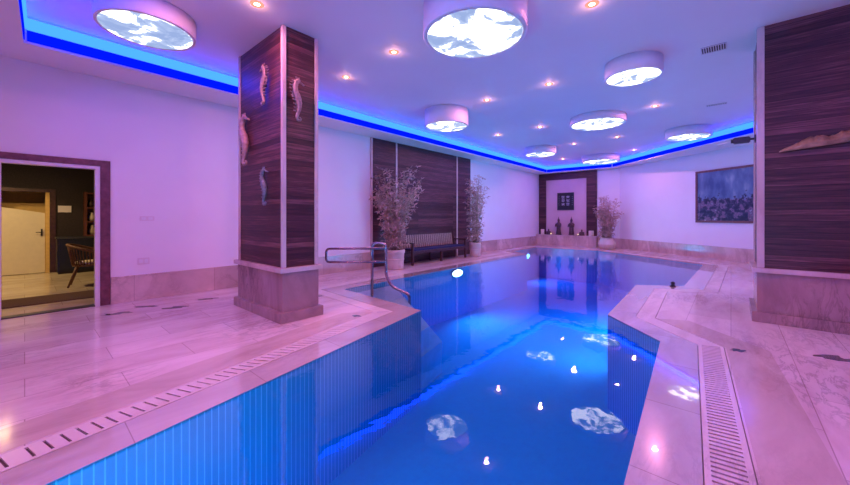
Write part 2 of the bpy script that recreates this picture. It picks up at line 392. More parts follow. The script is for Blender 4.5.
# ---------------------------------------------------------------- walls
T = .15
def wallrun(name, a, b, z0, z1, m, label=None, t=T, parent=None):      # box along a-b, thickness outwards (left of a->b)
    A, B = Vector(a), Vector(b); d = (B-A).normalized(); nrm = Vector((-d.y, d.x))*t
    q = [A, B, B+nrm, A+nrm]
    return struct(name, MB().prism([tuple(p) for p in q], z0, z1), m, label, parent)
DU0, DU1, DH = -.212, .727, 2.15
wl = MB(); wl.prism([(-4,LW),(DU0-.06,LW),(DU0-.06,LW+T),(-4,LW+T)], 0, CEI)
wl.prism([(DU1+.06,LW),(FW,LW),(FW,LW+T),(DU1+.06,LW+T)], 0, CEI)
wl.prism([(DU0-.06,LW),(DU1+.06,LW),(DU1+.06,LW+T),(DU0-.06,LW+T)], DH+.05, CEI)
struct('wall_left', wl, M['wall'], 'long lavender-lit plaster wall with the open doorway')
wallrun('wall_far', (FW+.0, LW+T), (RB[0], RB[1]-.0), 0, CEI, M['wall'], 'short far wall behind the altar ledge') if False else None
struct('wall_far', MB().prism([(FW, RB[1]-.1), (FW+T, RB[1]-.1), (FW+T, LW+T), (FW, LW+T)], 0, CEI), M['wall'], 'short far wall behind the ledge')
def rside(a, b, z0, z1, t):
    A, B = Vector(a), Vector(b); d = (B-A).normalized(); nr = Vector((-d.y, d.x))*t
    q = [tuple(A), tuple(B), tuple(B+nr), tuple(A+nr)]
    ar = sum(q[k][0]*q[(k+1)%4][1]-q[(k+1)%4][0]*q[k][1] for k in range(4))
    return MB().prism(q if ar > 0 else q[::-1], z0, z1)
RBx = (FW, RB[1]+ (FW-RB[0])*0.0)
struct('wall_right', rside(RB, RC, 0, CEI, T), M['wall'], 'right-hand plaster wall with the painting')
struct('wall_right', rside(RB, (FW+.02, RB[1]+.02), 0, CEI, -T), M['wall'])if abs(RB[0]-FW) > .05 else None
struct('wall_back', rside(RC, room[4], 0, CEI, T), M['wall']); struct('wall_back', rside(room[4], room[5], 0, CEI, T), M['wall'])
struct('wall_back', rside(room[5], room[0], 0, CEI, T), M['wall'])

# ceiling: soffit with a raised tray
tr_ccw = tray[::-1]
struct('ceiling', MB().prism(room_ccw, SOF, SOF+.06, [tray]), M['ceil'], 'lower plaster soffit around the raised ceiling')
tf = MB(); tt = tray
for i in range(len(tt)):
    a, b = Vector(tt[i]), Vector(tt[(i+1)%len(tt)]); d = (b-a).normalized(); o_ = Vector((-d.y, d.x))*.03
    q = [tuple(a), tuple(b), tuple(b+o_), tuple(a+o_)]
    ar = sum(q[k][0]*q[(k+1)%4][1]-q[(k+1)%4][0]*q[k][1] for k in range(4))
    tf.prism(q if ar > 0 else q[::-1], SOF+.0605, CEI)
struct('ceiling', tf, M['ceil'], 'vertical faces of the raised ceiling')
struct('ceiling', MB().prism(room_ccw, CEI, CEI+.1), M['ceil'], 'raised white plaster ceiling with round cloud lights')

# cove light runs on the tray faces
names = ['blue LED cove light running above the long bench wall', 'short blue LED cove light over the far altar niche',
         'blue LED cove light along the far right side of the ceiling', 'blue LED cove light behind the right pillar',
         'blue LED cove light at the back of the ceiling', 'blue LED cove light at the upper left corner of the photo']
for i in range(len(tray)):
    a, b = Vector(tray[i]), Vector(tray[(i+1)%len(tray)]); d = (b-a).normalized(); inn = Vector((d.y, -d.x))
    a, b = a + d*.03, b - d*.03
    o = thing('cove_light', names[i], 'cove light', (a.x+b.x)/2, (a.y+b.y)/2, 0, 0, 'blue LED cove lights around the raised ceiling')
    mid = (a+b)/2
    def q4(p0, p1): 
        q = [tuple(a-mid+inn*p0), tuple(b-mid+inn*p0), tuple(b-mid+inn*p1), tuple(a-mid+inn*p1)]
        ar = sum(q[k][0]*q[(k+1)%4][1]-q[(k+1)%4][0]*q[k][1] for k in range(4)); return q if ar > 0 else q[::-1]
    MB().prism(q4(.001,.035), SOF+.175, SOF+.31).obj('diffuser', M['led'], o)
    MB().prism(q4(.001,.012), SOF+.03, SOF+.165).obj('halo_band', M['led_halo'], o)  # added emissive band imitating LED light on the tray face

# baseboards
BH, BT = .43, .025
def base_l(name, u0, u1): struct(name, MB().box(u0, u1, LW-BT, LW-.001, 0, BH-.03).box(u0, u1, LW-BT-.008, LW-.001, BH-.03, BH), M['base'], 'marble wall base')
base_l('baseboard_left', .91, 6.30); base_l('baseboard_left', 11.20, FW)
struct('baseboard_far', MB().box(FW-BT, FW-.001, RB[1]+.02, 4.62, 0, BH), M['base'])
struct('baseboard_right', rside(RB, RC, 0, BH, -BT), M['base'])

# ---------------------------------------------------------------- door and lobby
dz = DH
door = thing('door_1', 'open doorway with plum stone frame and white inner frame on the left', None, DU0, LW, 0, 0, None, 'structure')
w = DU1-DU0
f = MB().box(-.058-.12, -.058, -.03, T, 0, dz+.05+.09).box(w+.058, w+.058+.118, -.03, T-.03, 0, dz+.05+.09).box(-.058, w+.058, -.03, T-.03, dz+.05, dz+.05+.09)
f.obj('door_frame', M['doorframe'], door)
MB().box(-.056, 0, -.015, T-.02, 0, dz+.048).box(w, w+.056, -.015, T-.02, 0, dz+.048).box(0, w, -.015, T-.02, dz, dz+.048).obj('inner_frame', M['whitemetal'], door)
MB().box(0, w, -.01, T, 0, .012).obj('threshold', M['darkmetal'], door)
LB = 12.95
struct('floor_lobby', MB().prism([(-4,LW+.0),(6,LW+.0),(6,16),(-4,16)], -.1, -.001), M['lobbyfloor'], 'warm beige floor beyond the doorway')
lw = MB().box(-4,-.62,LB,LB+.12,0,2.9).box(.42,6,LB,LB+.12,0,2.9).box(-.62,.42,LB,LB+.12,2.02,2.9)
struct('wall_lobby', lw, M['lobbywall'], 'dark lobby wall beyond the doorway')
struct('wall_lobby', MB().box(-4.1,-4,LW+T,16,0,2.9).box(6,6.1,LW+T,16,0,2.9).box(-4,6,16,16.1,0,2.9), M['lobbywall'])
struct('ceiling_lobby', MB().box(-4.1,6.1,LW+T,16.1,2.9,3.0), M['lobbywall'], 'dark lobby ceiling')
d2 = thing('door_2', 'cream inner door with dark frame seen through the doorway', None, -.62, LB, 0, 0, None, 'structure')
MB().box(-.1,0,-.03,.1,0,2.1).box(1.04,1.14,-.03,.1,0,2.1).box(0,1.04,-.03,.1,2.02,2.1).obj('door_frame', M['darkwood'], d2)
lf_ = MB(); lf_.add([(-.9,.03,.01),(.955,.03,.01),(.955,.03,1.50),(-.9,.03,1.86),(-.9,.07,.01),(.955,.07,.01),(.955,.07,1.50),(-.9,.07,1.86)],[(0,1,2,3),(7,6,5,4),(0,4,5,1),(1,5,6,2),(2,6,7,3),(3,7,4,0)])
lf_.obj('door_leaf', M['cream'], d2)  # sloping top puts the shade line across the door into the shape
MB().box(-1.2,1.2,.75,.80,0,2.6).obj('amber_shading', M['amber'], d2)  # amber sheet stands in for the warm shading above that slope
MB().box(.962,1.035,.0,.11,0,2.02).obj('jamb', M['amber'], d2)
MB().tube([(.90,-.0,1.02),(.90,-.04,1.02),(.80,-.045,1.02)], .011).box(.885,.915,.002,.032,.93,1.10).obj('door_handle', M['darkmetal'], d2)
pl = MB().box(.56,.80,LB-.02,LB-.001,1.52,1.69).obj('wall_sign', M['plastic']); tag(pl, 'small pale plaque on the dark lobby wall beside the inner door', 'sign')
cab = thing('reception_cabinet', 'low navy black cabinet against the dark lobby wall', 'cabinet', .52, 12.35)
MB().box(0,1.9,.0,.58,.06,.86).obj('body', M['cabinet'], cab); MB().box(-.02,1.92,-.03,.59,.86,.90).obj('top', M['darkmetal'], cab)
MB().box(.02,1.88,.04,.55,0,.06).obj('plinth', M['dark'], cab)
for k in range(3): 
    dd = MB().box(.04+k*.62,.62+k*.62,-.018,0,.10,.84).obj('door', M['cabinet'], cab); MB().box(.55+k*.62,.57+k*.62,-.04,-.018,.4,.55).obj('handle', M['steel'], dd)
sh = thing('display_shelf', 'red-brown wooden shelf unit on the lobby cabinet', 'shelf', 1.02, 12.60, .90)
MB().box(0,.05,0,.3,0,1.15).box(1.1,1.15,0,.3,0,1.15).box(0,1.15,.28,.3,0,1.15).obj('frame', M['redwood'], sh)
for z in (0,.36,.72,1.10): MB().box(.05,1.1,0,.28,z,z+.035).obj('shelf', M['redwood'], sh)
for k,(x,z,h,c) in enumerate(((.15,.395,.22,M['candle']),(.13,.755,.2,M['bronze']),(.16,.035,.25,M['seatpad']))):
    o = MB().lathe([(.04,0),(.07,h*.3),(.06,h*.6),(.03,h*.85),(.04,h)], seg=16).obj('vase', c, None, W(1.02+x,12.74,.90+z))
    tag(o, ['pale vase on the middle board of the lobby shelf','dark vase on the upper board of the lobby shelf','cream vase on the lowest board of the lobby shelf'][k], 'vase')
mt = MB().box(-1.6,2.2,8.35,9.15,0,.012).obj('floor_mat', M['rug']); tag(mt, 'brown speckled mat lying just inside the doorway', 'mat')
# wicker armchair
ch = thing('wicker_armchair', 'brown wicker armchair with cream seat pad beyond the doorway', 'armchair', .90, 10.0, 0, -.15)
def arcpts(r, a0, a1, z0, z1, n=14, sx=1): return [(r*math.cos(a0+(a1-a0)*i/n)*sx, r*math.sin(a0+(a1-a0)*i/n), z0+(z1-z0)*math.sin(PI*i/n)) for i in range(n+1)]
MB().lathe([(.20,.40),(.27,.405),(.28,.425),(.27,.44)], seg=24).obj('seat', M['wicker'], ch)
MB().lathe([(.20,.441),(.24,.45),(.24,.49),(.20,.50)], seg=24).obj('seat_pad', M['seatpad'], ch)
bk = MB(); bk.tube(arcpts(.34, math.radians(50), math.radians(310), .62, .84), .025, 10)
for i in range(1,28):
    a = math.radians(50+260*i/28); zt = .62+.22*math.sin(PI*i/28); bk.tube([(.27*math.cos(a), .27*math.sin(a), .42), (.34*math.cos(a), .34*math.sin(a), zt)], .009, 6)
bk.obj('backrest', M['wicker'], ch)
for sx, sy in ((1,1),(1,-1),(-1,1),(-1,-1)): MB().tube([(.19*sx,.17*sy,.40),(.24*sx+(-.07 if sx<0 else .03),.22*sy,0)], [.022,.016], 8).obj('leg', M['wicker'], ch)
# light switch and socket
for (px, py, w_, h_, nm, lb) in ((147,218.5,.20,.075,'light_switch','pale double switch plate on the wall right of the doorway'), (143.5,261,.16,.11,'wall_socket','pale wall socket above the marble base')):
    u0 = on_n(px, LW); k = (F/(W(u0,LW).y)); z0 = CH-(py-HY)/k
    o = thing(nm, lb, 'switch' if 'switch' in nm else 'socket', u0, LW, z0)
    MB().box(-w_/2,w_/2,-.012,-.001,-h_/2,h_/2,.003).obj('plate', M['plastic'], o)
    for s_ in (-1,1): MB().box(s_*w_*.23-w_*.15,s_*w_*.23+w_*.15,-.017,-.012,-h_*.3,h_*.3,.002).obj('rocker' if 'switch' in nm else 'outlet', M['whitemetal'], o)

# ---------------------------------------------------------------- pillars
def pillar(u0, n0, du, dn, label, cw):      # near corner (u0, n0); du along u, dn signed along n
    p = thing('pillar', label, 'pillar', u0, n0, 0, 0, None, 'structure')
    y0, y1 = min(0,dn), max(0,dn)
    e = .05
    MB().box(-e,du+e,y0-e,y1+e,0,.135,.004).obj('plinth_step', M['plinth'], p)
    MB().box(0,du,y0,y1,.135,.66).obj('plinth', M['plinth'], p)
    MB().box(-e,du+e,y0-e,y1+e,.66,.722,.004).obj('ledge', M['trimstone'], p)
    i = .018
    MB().box(i,du-i,y0+i,y1-i,.722,CEI).obj('wood_panel', M['wood'], p)
    t = MB()
    for x in (0, du-cw):
        for y in (y0, y1-cw): t.box(x,x+cw,y,y+cw,.722,CEI)
    for x in (0, du-cw):
        for y in (y0, y1-cw): MB().box(x,x+cw,y,y+cw,.722,CEI-.001,.006).obj('corner_trim', M['trimstone'], p)
    return p
PLu, PLn, PLd, PLw = 2.24, 4.456, .535, 1.46
pillar(PLu, PLn, PLd, PLw, 'free-standing pillar with seahorses on its dark planks', .055)
PRu, PRn = 6.487, -.262
pillar(PRu, PRn, .95, -1.9, 'right pillar of dark planks with the carved driftwood', .075)

# seahorses
def seahorse(name_mat, h, flip, label, u, n, z, rot):
    o = thing('seahorse_ornament', label, 'wall ornament', u, n, z, rot, 'carved seahorses on the pillar')
    # in the local x-z plane, flat against y=0, sticking out towards -y
    s = flip*(1.7 if rot else 1.2)
    body = [(-.02,.86),(.03,.93),(.02,1.0)]
    pts = [(-.02*s,.95),(.03*s,.90),(.055*s,.80),(.05*s,.68),(.0,.55),(-.03*s,.42),(-.03*s,.28),(0,.16),(.02*s,.06),(0,0),(-.05*s,.0),(-.07*s,.04),(-.045*s,.075)]
    rr = [.035,.05,.05,.055,.065,.06,.045,.035,.03,.026,.022,.018,.012]
    P = []; Rr = []
    for i in range(len(pts)-1):
        for k in range(3):
            t = k/3; P.append((pts[i][0]*(1-t)+pts[i+1][0]*t, pts[i][1]*(1-t)+pts[i+1][1]*t)); Rr.append(rr[i]*(1-t)+rr[i+1]*t)
    P.append(pts[-1]); Rr.append(rr[-1])
    Rr = [r_*(1+.10*(i%2)) for i, r_ in enumerate(Rr)]
    b = MB().tube([(x*h, -.045, zz*h) for x, zz in P], [r_*h*1.15 for r_ in Rr], 10)
    b.ball((-.01*s*h, -.045, .945*h), .06*h, .045*h, .05*h)
    b.tube([(-.03*s*h, -.045, .93*h), (-.14*s*h, -.045, .87*h)], [.028*h,.02*h], 8)
    for k in range(4): b.tube([((-.03+k*.02)*s*h, -.045, .98*h), ((-.035+k*.03)*s*h, -.045, 1.04*h)], [.014*h,.003*h], 6)
    for k in range(10):
        q = P[2+2*k]; r_ = Rr[2+2*k]; b.tube([((q[0]+r_*.7*s)*h, -.045, q[1]*h), ((q[0]+(r_*1.2+.06)*s)*h, -.045, (q[1]+.012)*h)], [.028*h,.006*h], 6)
    b.obj('body', name_mat, o)
    MB().box(-.012,.012,-.03,-.0005,.45*h,.5*h).obj('mount', M['darkmetal'], o)
    fin = MB().add([(.04*s*h,-.045,.66*h),(.115*s*h,-.05,.62*h),(.12*s*h,-.05,.52*h),(.03*s*h,-.045,.52*h),(.04*s*h,-.037,.66*h),(.115*s*h,-.04,.62*h),(.12*s*h,-.04,.52*h),(.03*s*h,-.037,.52*h)],
                   [(0,1,2,3),(7,6,5,4),(0,4,5,1),(1,5,6,2),(2,6,7,3),(3,7,4,0)])
    fin.obj('fin', name_mat, o)
    return o
def onface_u(px, u): return on_u(px, u)
def zz(py, P): return CH + (HY-py)*P.y/F
# left face lies at u = PLu, outward is -u: local -y must point to -u -> rotate by -90 deg
for px, yt, yb, fl, m_, lb in ((266.5,66,106,1,M['seahorse'],'uppermost grey seahorse on the wide pillar face, lit by the blue cove'),
                           (247,115,166,-1,M['seahorse_p'],'large pink seahorse at the left edge of the wide pillar face'),
                           (267,168,206,-1,M['seahorse_g'],'lowest seahorse, blue-grey, on the wide pillar face')):
    n0 = on_u(px, PLu); P = W(PLu, n0); z0 = zz(yb, P); h = zz(yt, P)-z0
    seahorse(m_, h*.96, fl, lb, PLu, n0, z0+.02, -PI/2)
u0 = on_n(296, PLn); P = W(u0, PLn); z0 = zz(122, P); h = zz(79, P)-z0
seahorse(M['seahorse'], h*.96, -1, 'single seahorse on the narrow pillar face towards the pool', u0, PLn, z0+.02, 0)

# driftwood carving on the right pillar (face u = PRu, outwards -u)
nA = on_u(779, PRu); nB = on_u(858, PRu); P = W(PRu, nA); P2 = W(PRu, nB)
dr = thing('driftwood_carving', 'long tan driftwood carving mounted on the dark planks of the right pillar', 'wall ornament', PRu, nA, zz(152.5, P), -PI/2)
LnD = nA-nB; vs = []; nx = 26
mb = MB()
def prof(t):   # height of the upper outline
    return (.012 + .14*min(1, t*2.1)**.8*(1 if t < .5 else 1-.25*math.sin((t-.5)*9)**2)) * (1 if t < .93 else max(.1,(1-t)/.07))
rows = []
for i in range(nx+1):
    t = i/nx; x = t*LnD*1.0; hh = prof(t)*(.85+.2*random.random()); dpt = .03+.07*min(1,t*3)
    zb = .0+.10*t*.6
    rows.append([(x,-.002,zb),(x,-dpt*.7,zb+.0),(x,-dpt,zb+hh*.35),(x,-dpt*(.5+.3*random.random()),zb+hh*.75),(x,-.01,zb+hh),(x,-.002,zb+hh*.95)])
vs = [v for r_ in rows for v in r_]; fs = []
for i in range(nx):
    for j in range(6): fs.append((i*6+j,(i+1)*6+j,(i+1)*6+(j+1)%6,i*6+(j+1)%6))
fs.append((0,1,2,3,4,5)); fs.append(tuple(nx*6+j for j in (5,4,3,2,1,0)))
mb.add(vs, fs); mb.obj('carving', M['shell'], dr)
for x in (.25,.7): MB().box(x-.02,x+.02,-.02,-.0005,.07,.10).obj('mount', M['darkmetal'], dr)

# small camera on a bracket, on the narrow left face of the right pillar (n = PRn, outwards +n)
cu = PRu+.16; cP = W(cu, PRn+.1)
cm = thing('security_camera', 'small dark camera on a bracket at the edge of the right pillar', 'camera', cu, PRn, zz(139.5, cP), 0)
MB().box(-.04,.04,.001,.02,-.05,.05).obj('mount', M['darkmetal'], cm)
MB().tube([(0,.015,.0),(0,.07,.0)], .014, 8).obj('bracket', M['darkmetal'], cm)
bd = MB().box(-.05,.05,.06,.24,-.045,.035,.01); bd.merge(MB().tube([(0,.24,-.005),(0,.265,-.005)], .028, 14)); bd.obj('body', M['darkmetal'], cm)
MB().tube([(0,.262,-.01),(0,.36,-.03),(0,.42,-.035)], [.006,.012,.004], 8).obj('antenna', M['whitemetal'], cm)

# ---------------------------------------------------------------- plank panel behind the bench
U = [on_n(x, LW-.03) for x in (372.5, 396.5, 457, 470.5)]
pn = thing('trim_5', 'dark plank wall cladding behind the bench', None, U[0], LW, 0, 0, None, 'structure')
for i in range(3): MB().box(U[i]-U[0], U[i+1]-U[0], -.03, -.001, 0, SOF-.001).obj('plank_panel', M['wood2'], pn)
for x in (U[0]-.03, U[1], U[2]): MB().box(x-U[0]-.03, x-U[0]+.03, -.045, -.001, 0, SOF-.001, .004).obj('stone_strip', M['trimstone'], pn)

# bench
bu0 = at(413,265.6)[0]; bn0 = 6.88; BL = 2.72
be = thing('bench', 'long wooden garden bench with blue cushion in front of the dark planks', 'bench', bu0-.03, bn0)
for x in (0, BL/2-.03, BL-.06):
    zt_ = .9 if x != BL/2-.03 else .43
    MB().box(x, x+.06, 0, .06, 0, .62 if x != BL/2-.03 else .38, .004).obj('leg', M['darkwood'], be)
    MB().tube([(x+.03,.50,0),(x+.03,.50,.42),(x+.03,.50+(zt_-.42)*.145,zt_)], .028, 8).obj('leg', M['darkwood'], be)
se = MB()
for k in range(6): se.box(.0,BL,.01+k*.085,.075+k*.085,.385,.41,.003)
se.box(.0,BL,0,.03,.33,.385).box(.0,BL,.49,.52,.33,.385); se.obj('seat', M['darkwood'], be)
MB().box(.08,BL-.08,.02,.49,.411,.455,.015).obj('cushion', M['bluecloth'], be)
bk = MB().box(.05,BL-.05,.0,.03,.42,.04+.42).box(.05,BL-.05,.0,.04,.85,.91)
sl = MB(); ns = 26
for k in range(ns):
    x = .10+k*(BL-.26)/(ns-1); sl.box(x,x+.055,.004,.026,.46,.85)
rot = Matrix.Translation((0,.515,0)) @ Matrix.Translation((0,0,.42)) @ Matrix.Rotation(-.13,4,'X') @ Matrix.Translation((0,0,-.42))
MB().merge(bk, rot).obj('back_frame', M['darkwood'], be); MB().merge(sl, rot).obj('back_slats', M['slat'], be)
for x in (0, BL-.06): MB().box(x,x+.06,-.01,.55,.62,.65,.006).obj('armrest', M['darkwood'], be)

# ---------------------------------------------------------------- potted bamboo
def bamboo(u, n, pr, ph, H, spread, nst, nlf, label, seed, round_=False, ylim=.60, xlim=9):
    rnd = random.Random(seed)
    o = thing('potted_bamboo', label, 'potted plant', u, n, 0, 0, 'potted bamboo plants around the pool')
    if round_: prof = [(pr*.6,0),(pr*.85,.06*ph),(pr,.4*ph),(pr*.97,.62*ph),(pr*.72,.84*ph),(pr*.74,.92*ph),(pr*.8,.96*ph),(pr*.8,ph),(pr*.7,ph),(pr*.66,ph*.88)]
    else: prof = [(pr*.84,0),(pr*.88,.05*ph),(pr*.90,.5*ph),(pr*.95,.82*ph),(pr,.84*ph),(pr*1.02,.92*ph),(pr,ph),(pr*.9,ph),(pr*.86,ph*.9)]
    p = MB().lathe(prof, seg=28)
    p.obj('pot', M['pot'], o)
    zr = ph*(.5 if not round_ else .42); rr0 = pr*(.90 if not round_ else 1.0)
    MB().lathe([(rr0-.01,zr-.03),(rr0+.012,zr-.015),(rr0+.006,zr),(rr0+.014,zr+.015),(rr0-.005,zr+.03)], seg=28).obj('relief_band', M['pot'], o)
    MB().lathe([(pr*.8,ph*.86),(pr*.84,ph*.9),(.02,ph*.92)] if not round_ else [(pr*.6,ph*.86),(pr*.66,ph*.9),(.02,ph*.92)], seg=20).obj('soil', M['soil'], o)
    lf = MB()
    for k in range(nst):
        a = rnd.random()*2*PI; r0 = pr*.45*rnd.random()**.5; hh = H*(.62+.38*rnd.random()); sp = spread*rnd.random()**.8
        pts = []
        if sp*math.sin(a) > ylim-.2: sp = (ylim-.2)/math.sin(a)
        if sp*math.cos(a) > xlim-.2: sp = (xlim-.2)/math.cos(a)
        for i in range(7):
            t = i/6; pts.append(Vector((r0*math.cos(a)+sp*t**1.8*math.cos(a)+.03*math.sin(t*5+k), r0*math.sin(a)+sp*t**1.8*math.sin(a)+.03*math.cos(t*4+k), ph*.88+(hh-ph*.88)*(t-.08*t*t*(sp/spread)))))
        if k < 14: MB().tube(pts, [.012-.0012*i for i in range(7)], 6).obj('cane', M['cane'], o)
        else: lf.tube(pts, [.008-.0009*i for i in range(7)], 4)
        for j in range(nlf//nst):
            t = .04+.96*rnd.random(); i = min(5, int(t*6)); q = pts[i].lerp(pts[i+1], t*6-i)
            b = rnd.random()*2*PI; tw = Vector((math.cos(b), math.sin(b), rnd.uniform(-.2,.6)))
            q2 = q + tw*rnd.uniform(.03,.20)
            for _ in range(3):
                d = Vector((rnd.uniform(-1,1), rnd.uniform(-1,1), rnd.uniform(-.9,.5))).normalized(); ln = rnd.uniform(.06,.13)
                s = d.cross(Vector((rnd.random(),rnd.random(),rnd.random()))).normalized()*ln*.13
                if (q2+d*ln).y < ylim and q2.y < ylim and (q2+d*ln).x < xlim and q2.x < xlim: lf.add([q2, q2+d*ln*.45+s, q2+d*ln, q2+d*ln*.45-s], [(0,1,2,3)])
    lf.obj('foliage', M['leaf'], o)
    return o
bamboo(6.60, 6.86, .275, .52, 2.85, .66, 30, 1700, 'big bamboo in a stone pot at the near end of the bench', 3)
pu = at(473.5,256)[0]-.05
bamboo(pu, 6.85, .215, .50, 3.0, .36, 20, 1100, 'taller narrow bamboo in a stone pot at the far end of the bench', 5)
q = UN(7.98, 15.35)
bamboo(q[0], q[1], .35, .50, 2.35, .50, 20, 1300, 'bamboo in a round-bellied pot in the far corner right of the niche', 9, True, 9, FW-.06-q[0])

# ---------------------------------------------------------------- far niche
nL = LW-.0; nI0 = on_u(546.3, FW); nI1 = on_u(586.8, FW); nR = on_u(597.2, FW)
ni = thing('trim_6', 'dark plank surround of the far niche', None, FW, nR, 0, 0, None, 'structure')
MB().box(-.06,-.001,0,nI1-nR,.5,SOF-.001).obj('side_panel', M['wood2'], ni)
MB().box(-.06,-.001,nI0-nR,LW-.01-nR,.5,SOF-.001).obj('side_panel', M['wood2'], ni)
MB().box(-.06,-.001,nI1-nR,nI0-nR,3.26,SOF-.001).obj('top_panel', M['wood2'], ni)
MB().box(-.012,-.001,nI1-nR,nI0-nR,.5,3.26).obj('niche_back', M['niche'], ni)
LE = FW-.42; LZ = .52
lg = thing('altar_ledge', 'low marble ledge below the far niche carrying statues and candles', 'ledge', LE, nR-.06, 0)
MB().box(0.03,.415,0.02,LW-.002-nR+.06,0,LZ-.04).obj('body', M['base'], lg); MB().box(-.01,.415,0,LW-.002-nR+.06,LZ-.04,LZ,.003).obj('top', M['trimstone'], lg)
# calligraphy sign
s0, s1 = on_u(557.6, FW), on_u(574.2, FW); sw = s0-s1
sg = thing('calligraphy_sign', 'square black sign with six pale brushed characters in the far niche', 'sign', FW-.013, s0, 1.74, -PI/2)
MB().box(0,sw,-.03,-.001,0,.86,.004).obj('board', M['black'], sg)
MB().box(0,sw,-.036,-.03,0,.03).box(0,sw,-.036,-.03,.83,.86).box(0,.03,-.036,-.03,.03,.83).box(sw-.03,sw,-.036,-.03,.03,.83).obj('frame', M['darkmetal'], sg)
gl = MB()
def stroke(x0,z0,x1,z1,t): 
    d = Vector((x1-x0,0,z1-z0)); s = Vector((-d.z,0,d.x)).normalized()*t
    a, b = Vector((x0,-.0335,z0)), Vector((x1,-.0335,z1))
    gl.add([a-s,a+s,b+s,b-s,a-s+Vector((0,.003,0)),a+s+Vector((0,.003,0)),b+s+Vector((0,.003,0)),b-s+Vector((0,.003,0))],[(0,1,2,3),(7,6,5,4),(0,4,5,1),(1,5,6,2),(2,6,7,3),(3,7,4,0)])
forms = [[(0,.7,1,.75),(.5,1,.5,.5),(.1,.45,.9,.5),(.5,.45,.15,0),(.5,.45,.9,.05)],
         [(.1,.9,.9,.95),(.2,.9,.2,.4),(.85,.95,.8,.4),(.2,.65,.8,.67),(.5,.4,.5,0),(.1,.2,.9,.22)],
         [(.2,1,.1,.6),(.15,.8,1,.85),(.5,.8,.5,.1),(.1,.45,.9,.5),(.1,.05,.95,.1)]]
for c in range(2):
    for r_ in range(3):
        gl = MB(); x0, z0 = sw*(.25+.29*c), .22+.18*r_
        for (a,b,c2,d) in forms[(c+r_)%3]: stroke(x0+a*.17, z0+b*.13, x0+c2*.17, z0+d*.13, .010)
        gl.obj('character', M['gold'], sg)
gl = MB()
for xx in (.09,.89):
    for r_ in range(5): stroke(sw*xx, .25+.1*r_, sw*xx+.03, .27+.1*r_, .006)
    if xx < .5: gl.obj('side_lettering', M['gold'], sg); gl = MB()
gl.obj('side_lettering', M['gold'], sg)
# ledge objects
def onledge(px, u=FW-.24): return on_u(px, u)
def statue(px, label):
    o = thing('standing_statue', label, 'statue', FW-.24, onledge(px), LZ, 0, 'tall bronze statues on the ledge')
    MB().lathe([(.13,0),(.14,.03),(.12,.05)], seg=16).obj('pedestal', M['bronze'], o)
    b = MB().lathe([(.11,.051),(.12,.10),(.10,.25),(.10,.40),(.125,.50),(.12,.56),(.05,.62),(.045,.64)], seg=18, sx=.8)
    b.ball((0,0,.695), .062,.058,.075); b.lathe([(.06,.73),(.04,.77),(.018,.82),(.006,.90)], seg=12)
    for s in (-1,1): b.tube([(-.02,s*.115,.54),(-.07,s*.13,.42),(-.12,s*.03,.44)], [.035,.03,.022], 8)
    b.tube([(-.12,0,.40),(-.13,0,.49)], [.03,.018], 8)
    b.obj('figure', M['bronze'], o)
statue(558.6, 'tall pointed bronze statue on the ledge nearer the two-wall corner'); statue(571.4, 'tall pointed bronze statue standing right of its twin on the far ledge')
def sitting(px, label):
    o = thing('seated_figurine', label, 'figurine', FW-.24, onledge(px), LZ, 0, 'small seated figurines on the ledge')
    b = MB().ball((0,0,.05), .08,.13,.05); b.lathe([(.08,.04),(.085,.10),(.09,.16),(.04,.19)], seg=16, sx=.7); b.ball((0,0,.225), .042,.042,.05); b.ball((0,0,.275), .018,.018,.02)
    for s in (-1,1): b.tube([(0,s*.085,.16),(-.03,s*.11,.09),(-.08,s*.02,.075)], [.025,.022,.015], 8)
    b.obj('figure', M['bronze'], o)
    MB().lathe([(.10,0),(.11,.01),(.10,.022)], seg=16, sy=1.25).obj('base', M['bronze'], o)
sitting(548.6, 'small dark seated figurine beside the left candle on the ledge'); sitting(581.8, 'small dark seated figurine beside the right candle on the ledge')
for px, r, h, lb in ((542.6,.085,.26,'cream pillar candle at the left end of the far ledge'), (591.2,.11,.24,'wide cream pillar candle at the right end of the far ledge')):
    o = thing('pillar_candle', lb, 'candle', FW-.24, onledge(px), LZ, 0, 'cream candles on the ledge')
    MB().lathe([(r*.98,0),(r,.01),(r,h-.01),(r*.9,h),(r*.5,h-.012)], seg=20).obj('wax', M['candle'], o)
    MB().tube([(0,0,h-.012),(.002,0,h+.02)], .003, 6).obj('wick', M['dark'], o)
for px, lb in ((551,'tiny lit tea light in front of the left figurine'), (578,'tiny lit tea light in front of the right figurine')):
    o = thing('tea_light', lb, 'candle', LE+.06, on_u(px, LE+.06), LZ)
    MB().lathe([(.03,0),(.032,.03),(.028,.032)], seg=14).obj('cup', M['steel'], o); MB().ball((0,0,.055), .012,.012,.024, 8, 6).obj('flame', M['flame'], o)

# ---------------------------------------------------------------- painting on the right wall
A = Vector(RB); B = Vector(RC); dw = (B-A).normalized()
P0 = Vector(UN(9.455, 12.2)); t0 = (P0-A).dot(dw); P0 = A + dw*t0
pa = thing('painting', 'wide framed blue painting of a crowd on the right wall', 'painting', P0.x, P0.y, 1.21, math.atan2(dw.y, dw.x))
WP, HP = 2.5, 1.76
s_ = -1   # interior side is local -y
fr = .07
MB().box(0,WP,-.05,-.004,0,fr,.006).box(0,WP,-.05,-.004,HP-fr,HP,.006).box(0,fr,-.05,-.004,fr,HP-fr,.006).box(WP-fr,WP,-.05,-.004,fr,HP-fr,.006).obj('frame', M['paintframe'], pa)
MB().box(fr,WP-fr,-.028,-.005,fr,HP-fr).obj('canvas', M['canvas'], pa)

